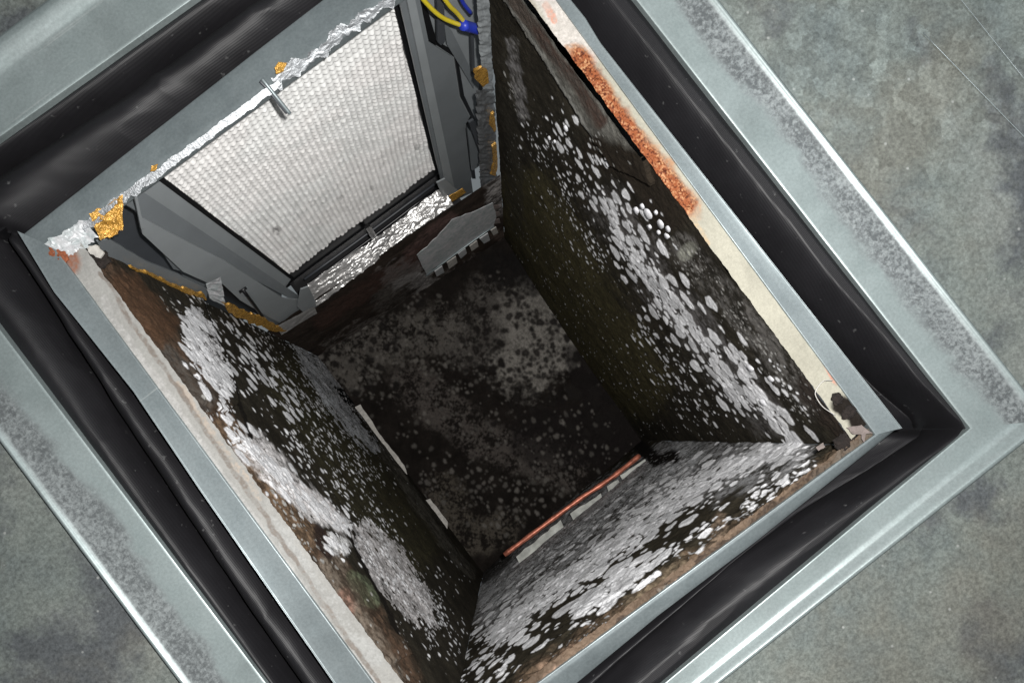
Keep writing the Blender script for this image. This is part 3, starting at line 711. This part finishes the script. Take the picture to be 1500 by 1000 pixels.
# corner rot clump, flakes and fibre at the lower right corner
def clump(name, c, r, mat, parent, n=26, sq=.5, seed=1, kind=None):
    bm = bmesh.new(); bmesh.ops.create_icosphere(bm, subdivisions=4, radius=1)
    for v_ in bm.verts:
        p_ = v_.co.copy(); ang = np.array([p_.x * 2.1 + seed]), np.array([p_.y * 2.1 + p_.z + seed * 3])
        k_ = .55 + .9 * float(fbm(ang[0] * 2, ang[1] * 2, seed, 4)[0])
        v_.co = Vector((p_.x * r[0] * k_, p_.y * r[1] * k_, p_.z * r[2] * k_)) + Vector(c)
    me = bpy.data.meshes.new(name); bm.to_mesh(me); bm.free()
    return link(name, me, mat, parent, kind, smooth=True)
clump('rot_clump', pt(1244, 604, -.001), (.0065, .0045, .0018), M_DIRT, duct, seed=4)
clump('rot_clump', pt(1226, 584, -.001), (.0045, .005, .0018), M_DIRT, duct, seed=9)
clump('rot_clump', pt(1238, 646, -.006), (.009, .007, .0025), M_DIRT, duct, seed=12)
plate('paper_flake', [(1240, 626), (1262, 622), (1275, 632), (1279, 634), (1262, 636), (1250, 636)], ('Z', .0035), M_FLAKE, duct, .0004, .8, 4)
plate('paper_flake', [(1262, 634), (1268, 636), (1266, 648), (1262, 642)], ('Z', .0032), M_FLAKE, duct, .0004, .6, 3)
plate('paper_flake', [(1195, 655), (1206, 648), (1209, 654), (1199, 660)], ('Z', -.002), M_FLAKE, duct, .0004, .8, 3)
fb = tube('loose_fibre', [pt(*q) for q in ((1220, 557, .004), (1206, 558, .006), (1195, 572, .006), (1196, 582, .005), (1206, 596, .004), (1224, 608, .002))], .00032, M_FIBRE, None, 6, 8)
tag(fb, 'thin pale fibre looping over the cream board edge at the lower right corner', 'fibre')

def on_wt(px, py, off=6): return on_w(WT, px, py, off)
# ------------------------------------------------------------------ foil tape on sill and rim
def foil(name, c, nu, nv, seed, amp=.004, edge=5, parent=duct, mat=M_FOIL, off=(0, -1, .3), edges=(1, 1)):
    c = [np.array(q, float) for q in c]
    u = np.linspace(0, 1, nu)[:, None]; v = np.linspace(0, 1, nv)[None, :]
    uu = u[..., None]; vv = v[..., None]
    P0 = (c[0] * (1 - uu) + c[1] * uu) * (1 - vv) + (c[3] * (1 - uu) + c[2] * uu) * vv
    Lu = np.linalg.norm(c[1] - c[0]) / S; Lv = np.linalg.norm(c[3] - c[0]) / S
    X = u * Lu + 0 * v; Y = v * Lv + 0 * u
    r1 = 1 - np.abs(2 * fbm(X / 52, Y / 20, seed, 3) - 1); r2 = 1 - np.abs(2 * fbm(X / 10, Y / 8, seed + 5, 3) - 1)
    d = amp * (.85 * r1 + .15 * r2 - .5)
    n = np.array(off, float); n /= np.linalg.norm(n)
    P = P0 + d[..., None] * n
    ax = (c[3] - c[0]) / np.linalg.norm(c[3] - c[0])
    e1 = (fbm(X / 14, X * 0, seed + 11, 4) - .5) * 2 * edge * S; e2 = (fbm(X / 12, X * 0 + 9, seed + 21, 4) - .5) * 2 * edge * S
    P = P + (e1 * (1 - v) * edges[0])[..., None] * ax + (e2 * v * edges[1])[..., None] * ax
    return grid(name, P, mat, parent)
Yw = 604
foil('foil_tape', [on_wt(450, 416, -36), on_wt(548, 350, -36), on_wt(556, 379, 9), on_wt(464, 449, 9)], 150, 50, 1, .006, 4, off=(0, -.3, 1))
foil('foil_tape', [on_wt(541, 356, -33), on_wt(648, 273, -33), on_wt(664, 300, 12), on_wt(548, 379, 12)], 170, 50, 2, .007, 4, off=(0, -.3, 1))
# foil along the upper rim, hanging off the steel
for a0_, a1_, bo_, amp_, ed_, sd_ in ((-340, -182, 617, .0008, 5, 3), (-188, 45, 615, .0006, 3, 4), (38, 340, 623, .0014, 9, 5)):
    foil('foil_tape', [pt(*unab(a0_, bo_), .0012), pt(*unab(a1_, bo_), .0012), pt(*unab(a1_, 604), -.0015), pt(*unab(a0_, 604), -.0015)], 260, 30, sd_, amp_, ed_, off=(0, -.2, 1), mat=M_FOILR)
foil('foil_tape', [pt(66, 358, .001), pt(120, 322, .001), pt(146, 348, -.005), pt(104, 376, -.004)], 90, 60, 6, .004, 8, off=(0, -.2, 1), mat=M_PLATE)
plate('glue_smear', [(222, 243), (231, 240), (228, 249), (220, 251)], ('Z', .004), M_GOLD, duct, .001, .6, 3)
plate('glue_smear', [(402, 100), (408, 91), (420, 92), (415, 104), (404, 108)], ('Z', .005), M_GOLD, duct, .001, 1, 4)
plate('glue_smear', [(658, 288), (678, 276), (683, 282), (662, 296)], ('W', (WT, 14)), M_GOLD, duct, .001, .6, 4)

# galvanised plate, seam tabs
plate('metal_plate', [(611, 374), (640, 348), (662, 322), (690, 312), (722, 297), (727, 318), (723, 331), (625, 402)], ('W', (WT, 10)), M_PLATE, duct, .001, .8, 6)
tube('plate_hem', [on_wt(624, 404, 12), on_wt(675, 366, 12), on_wt(724, 331, 12)], .0016, M_COLLAR, duct, 8, 3)
tabs = [((637, 398), (648, 390), (651, 399), (640, 405)), ((655, 385), (668, 376), (670, 385), (658, 394)), ((671, 372), (682, 364), (684, 371), (675, 379)),
        ((688, 361), (699, 353), (701, 361), (691, 368)), ((703, 350), (715, 342), (718, 352), (709, 357)), ((719, 338), (727, 333), (730, 341), (723, 345))]
for i, t_ in enumerate(tabs): plate('seam_tab', t_, ('W', (WT, 9)), M_STRIP if i % 2 else M_PLATE, duct, .002, 0)
for t_ in (((722, 302), (731, 301), (732, 305), (723, 307)), ((722, 312), (732, 311), (732, 316), (723, 318)), ((723, 323), (732, 321), (733, 327), (724, 328))):
    plate('seam_tab', t_, ('W', (WT, 9)), M_FLAKE, duct, .002, 0)

# pale strips along the foot of the left wall and under the copper pipe
plate('tape_strip', [(514, 598), (528, 592), (560, 640), (592, 681), (602, 716), (585, 700), (548, 646)], ('Z', zf_ + .022), M_STRIP, duct, .0012, 1.2, 7)
plate('tape_strip', [(612, 736), (630, 730), (656, 764), (655, 776), (648, 782)], ('Z', zf_ + .030), M_STRIP, duct, .0012, .7, 7)
for q in ([(756, 815), (821, 761), (830, 779), (763, 829)], [(835, 752), (880, 722), (884, 736), (844, 771)], [(908, 696), (945, 672), (952, 690), (920, 717)], [(889, 712), (905, 702), (913, 716), (893, 726)]):
    plate('foam_strip', q, ('Z', zk(.492)), M_FOAM, duct, .004, 1.0, 8)
cp = tube('copper_pipe', [pt(739, 812, zk(.496)), pt(790, 774, zk(.498)), pt(850, 730, zk(.498)), pt(895, 700, zk(.498)), pt(937, 667, zk(.495))], .0040, M_COPPER, None, 12, 8,
          rad=lambda t: 1 + .12 * math.sin(t * 41))
tag(cp, 'thin reddish copper pipe lying along the foot of the lower duct wall', 'pipe')

# ------------------------------------------------------------------ unit in the cut opening: woven sheet panel in grey plastic trim
un = thing('vent_panel_unit', 'white woven panel in grey plastic trim set in the cut out upper duct wall', 'vent panel')
XL, XR, YP, ZB = -188, 264, 652, -.434
ncu, ncv, sub = 38, 58, 6
sub = 8; nu_, nv_ = ncu * sub + 1, ncv * sub + 1
gx = np.linspace(0, ncu, nu_)[:, None] + np.zeros((1, nv_)); gz = np.linspace(0, ncv, nv_)[None, :] + np.zeros((nu_, 1))
wob = (fbm(gx / 5, gz / 5, 61, 3) - .5)
stag = .12 * fbm(np.floor(gz + wob * .12) * 1.7, gz * 0, 12, 2) + .06 * gz
hh = np.abs(np.sin(np.pi * (gx + stag + wob * .5))) ** .7 * np.abs(np.sin(np.pi * (gz + wob * .3))) ** .7
cellr = _h(np.floor(gx + stag), np.floor(gz + wob * .12), 5)
fz_ = (gz + wob * .12) % 1.0; saw = np.where(fz_ < .8, fz_ / .8, (1 - fz_) / .2)
hx = np.abs(np.sin(np.pi * (gx + stag + wob * .2))) ** .45
bul = .0034 * saw * hx * (.75 + .4 * cellr) + .006 * (fbm(gx / 14, gz / 14, 71, 3) - .5)
X = (XL + (XR - XL) * gx / ncu) * S; Z = -.012 + (ZB + .012) * gz / ncv
Y = YP * S - bul
bot = (fbm(gx / 1.6, gx * 0, 99, 3) - .5) * .012 * sstep(ncv - 3, ncv, gz)
P = np.stack([X, Y, Z + bot], -1)
px, py = proj(P)
cc = np.ones(gx.shape + (3,)) * np.array([.78, .765, .75]); cc *= (.80 + .2 * hx * sstep(0, .15, fz_) + .12 * (cellr - .5))[..., None]  # joints between cells darkened in the colour as soft occlusion shade
tint = sstep(.45, .62, fbm(gx / 9, gz / 7, 44, 3)); cc = cc * (1 - .08 * tint[..., None] * (1 - np.array([.86, .97, .98]))[None, None, :] * 2)
for (x_, y_), r_, st in (((405, 338), 9, .7), ((500, 290), 7, .35), ((545, 275), 6, .35), ((610, 215), 9, .4), ((430, 300), 8, .2), ((560, 235), 10, .25)):
    m_ = st * (1 - sstep(r_ * .3, r_, np.hypot(px - x_, py - y_))) * sstep(.35, .6, fbm(gx * 1.1, gz * 1.1, 14, 3)); cc = cc * (1 - m_[..., None])
grid('woven_sheet', P, M_WOVEN, un, col=cc)
# back box of the recess
def quad(name, pts, mat, parent, thick=.002):
    bm = bmesh.new(); vs = [bm.verts.new(p) for p in pts]; f = bm.faces.new(vs); bm.normal_update(); n = f.normal.copy()
    r = bmesh.ops.extrude_face_region(bm, geom=[f])
    for g in r['geom']:
        if isinstance(g, bmesh.types.BMVert): g.co -= n * thick
    bmesh.ops.recalc_face_normals(bm, faces=bm.faces[:])
    me = bpy.data.meshes.new(name); bm.to_mesh(me); bm.free(); return link(name, me, mat, parent, smooth=False)
zs_ = zk(.571)
quad('back_plate', [(-.26, .385, -.02), (.26, .385, -.02), (.26, .385, -.56), (-.26, .385, -.56)][::-1], M_BLACK, un)
quad('bottom_channel', [(XL * S - .02, 600 * S, -.545), (XR * S + .02, 600 * S, -.545), (XR * S + .02, .383, -.545), (XL * S - .02, .383, -.545)], M_BLACK, un)
tube('channel_lip', [on_y(452, 416, 646), on_y(545, 348, 646), on_y(640, 276, 646)], .0022, M_BLACK, un, 8, 3)
tube('channel_lip', [on_y(446, 409, 655), on_y(540, 341, 655), on_y(636, 270, 655)], .0018, M_GREYD, un, 8, 3)
plate('channel_clip', [(536, 335), (543, 331), (552, 345), (545, 351)], ('Y', 628), M_BLACK, un, .004)
# black strips stand in for the shaded gaps beside the sheet (lines that run straight down)
def rail(name, x0, y0, x1, y1, z0, z1, mat, parent=un, thick=.0015):
    return quad(name, [(x0 * S, y0 * S, z0), (x1 * S, y1 * S, z0), (x1 * S, y1 * S, z1), (x0 * S, y0 * S, z1)], mat, parent, thick)
rail('gap_shade_strip', XL - 9, YP - 2, XL, YP - 2, -.02, ZB - .02, M_BLACK)
rail('gap_shade_strip', XR, YP - 2, XR + 9, YP - 2, -.02, ZB - .02, M_BLACK)
# left trim: folded section running down
ZT = -.012
zl = zs_ - .005
rail('side_trim', -236, 640, XL - 9, 652, ZT, zl, M_GREYL)
rail('side_trim', -252, 622, -236, 640, ZT, zl, M_GREY)
plate('trim_face', [(203, 316), (250, 342), (330, 383), (415, 437), (447, 440), (462, 452), (420, 478), (396, 466), (352, 440), (323, 413), (306, 415), (268, 398), (209, 343)], ('Y', 612), M_GREYL, un, .002)
plate('trim_face', [(196, 272), (205, 318), (440, 446), (444, 437)], ('Y', [628, 616, 616, 628]), M_GREY, un, .002)
plate('trim_rib', [(196, 283), (200, 283), (211, 334), (207, 336)], ('Y', 606), M_GREYL, un, .002)
plate('trim_rib', [(190, 298), (199, 300), (268, 398), (254, 394)], ('Y', 625), M_GREY, un, .002)
plate('trim_rib', [(209, 338), (240, 352), (312, 412), (282, 402)], ('Y', 645), M_GREYD, un, .002)
plate('trim_backing', [(236, 350), (300, 380), (330, 410), (300, 425), (268, 404)], ('Y', 650), M_GREY, un, .002)
plate('trim_backing', [(168, 300), (192, 292), (262, 396), (250, 400), (160, 352)], ('Y', 660), M_GREYD, un, .002)
plate('lower_flange', [(142, 354), (160, 350), (215, 383), (262, 402), (306, 424), (302, 438), (262, 421), (205, 398), (162, 392)], ('Y', 607), M_GREY, un, .002, .6, 10)
plate('slot_backing', [(322, 408), (358, 424), (402, 455), (414, 480), (352, 448), (325, 430)], ('Y', 640), M_BLACK, un, .002)
plate('slot_face', [(350, 424), (420, 448), (442, 462), (406, 480), (388, 472)], ('Y', 618), M_GREY, un, .002)
tube('slot_rod', [on_y(357, 426, 608), on_y(372, 446, 608), on_y(389, 470, 608)], .0022, M_BLACK, un, 8, 3)
tube('slot_rod', [on_y(351, 428, 606), on_y(361, 421, 606)], .0018, M_BLACK, un, 8, 3)
plate('corner_cap', [(441, 424), (452, 420), (466, 448), (450, 462), (436, 450)], ('Y', 602), M_GREYL, un, .002)
foil('foil_corner', [on_y(405, 478, 600), on_y(460, 448, 600), on_y(464, 458, 600), on_y(412, 490, 600)], 70, 20, 9, .003, 3, parent=un)
# right trim
rail('side_trim', XR + 9, 652, 300, 640, ZT, zl, M_GREYL)
plate('trim_face', [(578, -30), (606, -30), (615, 0), (628, 62), (664, 85), (673, 144), (688, 172), (681, 183), (690, 261), (693, 282), (670, 292), (650, 282)], ('Y', 622), M_GREY, un, .002)
plate('trim_rib', [(590, -30), (602, -30), (668, 286), (652, 268)], ('Y', 616), M_GREYL, un, .003)
plate('trim_backing', [(600, -30), (700, -30), (706, 60), (704, 110), (696, 160), (700, 230), (690, 262), (670, 150), (640, 70)], ('Y', 668), M_GREYL, un, .002)
plate('trim_rib', [(640, -30), (650, -30), (652, 62), (646, 67), (641, 62)], ('Y', 645), M_GREYD, un, .003)
plate('trim_rib', [(650, 30), (662, 46), (694, 110), (694, 130), (655, 66)], ('Y', 658), M_GREY, un, .002)
plate('trim_rib', [(690, 45), (694, 45), (696, 110), (692, 110)], ('Y', 640), M_GREYD, un, .003)
plate('trim_gap_shade', [(628, 60), (630, 60), (666, 84), (675, 143), (690, 172), (684, 184), (692, 262), (697, 262), (688, 186), (697, 176), (680, 140), (670, 80), (640, 60), (622, 0), (617, 0)], ('Y', 664), M_BLACK, un, .002)  # black sheet stands for the shade inside the gap
plate('trim_rib', [(687, 180), (694, 176), (706, 200), (711, 232), (706, 232), (698, 210)], ('Y', 612), M_GREYD, un, .003)
plate('trim_rib', [(684, 186), (698, 205), (709, 234), (700, 245), (692, 250)], ('Y', 632), M_GREY, un, .003)
plate('corner_cap', [(640, 268), (652, 262), (674, 282), (658, 292), (648, 286)], ('Y', 600), M_GREYL, un, .002)
# foil and amber glue down the right jamb
Xw = 400
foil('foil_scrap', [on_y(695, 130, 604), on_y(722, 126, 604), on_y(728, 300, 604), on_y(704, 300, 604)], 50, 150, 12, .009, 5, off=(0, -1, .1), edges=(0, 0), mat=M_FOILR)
foil('foil_scrap', [on_y(694, -40, 604), on_y(716, -40, 604), on_y(722, 135, 604), on_y(706, 135, 604)], 40, 120, 13, .005, 4, off=(0, -1, .1), edges=(0, 0), mat=M_GREYL)
plate('glue_smear', [(696, 104), (706, 99), (714, 103), (716, 122), (708, 128), (697, 117)], ('Y', 596), M_GOLD, duct, .003, 1, 4)
plate('glue_smear', [(720, 168), (724, 165), (727, 190), (724, 194), (718, 184)], ('Y', 592), M_GOLD, duct, .003, .8, 4)
plate('glue_smear', [(721, 215), (727, 210), (729, 245), (726, 258), (719, 256), (724, 240)], ('Y', 592), M_GOLD, duct, .003, .8, 4)
# amber glue along the top of the left wall and the torn gold scrap
for pts in ([(190, 392), (215, 398), (262, 420), (300, 432), (303, 439), (262, 428), (212, 406)], [(325, 443), (350, 452), (385, 466), (420, 485), (405, 486), (370, 474), (335, 458)]):
    plate('glue_smear', pts, ('Y', 597), M_GOLD, duct, .003, 2.2, 4)
foil('film_scrap', [pt(134, 314, -.001), pt(183, 288, -.002), pt(182, 338, -.012), pt(148, 352, -.012)], 60, 60, 16, .010, 6, off=(0, -.2, 1), mat=M_GOLD)
plate('film_scrap', [(125, 362), (140, 358), (152, 370), (146, 378), (132, 372)], ('Z', -.004), M_STRIP, duct, .002, 1.4, 4)
foil('foil_scrap', [on_y(300, 412, 602), on_y(322, 404, 602), on_y(330, 448, 602), on_y(306, 436, 602)], 40, 40, 17, .006, 4, off=(0, -1, .2), mat=M_PLATE)
clump('rot_clump', pt(135, 385, -.012), (.014, .010, .003), M_DIRT, duct, seed=21)
clump('rust_lump', pt(84, 372, -.002), (.007, .011, .002), m_plain('brown_rust', (.2, .06, .025), .85, var=.5, scale=300, bstr=.8), duct, seed=23)

# ------------------------------------------------------------------ loose things
wi = thing('wire_pair', 'two yellow wires joined in a blue sleeve beside the right trim', 'wires')
tube('wire', [on_y(600, -30, 628), on_y(622, 2, 628), on_y(648, 26, 628), on_y(682, 40, 628)], .0021, M_YEL, wi, 10, 8)
tube('wire', [on_y(638, -20, 626), on_y(658, 8, 626), on_y(670, 20, 628), on_y(683, 36, 628)], .0021, M_YEL, wi, 10, 8)
tube('sleeve', [on_y(678, 37, 622), on_y(692, 41, 622), on_y(706, 45, 622)], .0050, M_BLUE, wi, 12, 4)
tube('wire', [on_y(668, -30, 640), on_y(676, 0, 640), on_y(690, 20, 640)], .002, M_BLUE, wi, 8, 6)
pin = thing('metal_pin', 'thin bent metal pin sticking out over the white woven panel', 'pin')
tube('shaft', [pt(384, 116, .004), pt(392, 126, .002), pt(408, 146, -.005), pt(425, 167, -.014)], .0016, M_COLLAR, pin, 8, 6)
tube('shaft_edge', [pt(381, 119, .003), pt(391, 130, .000), pt(406, 149, -.007), pt(420, 166, -.015)], .0013, M_GREYD, pin, 8, 6)
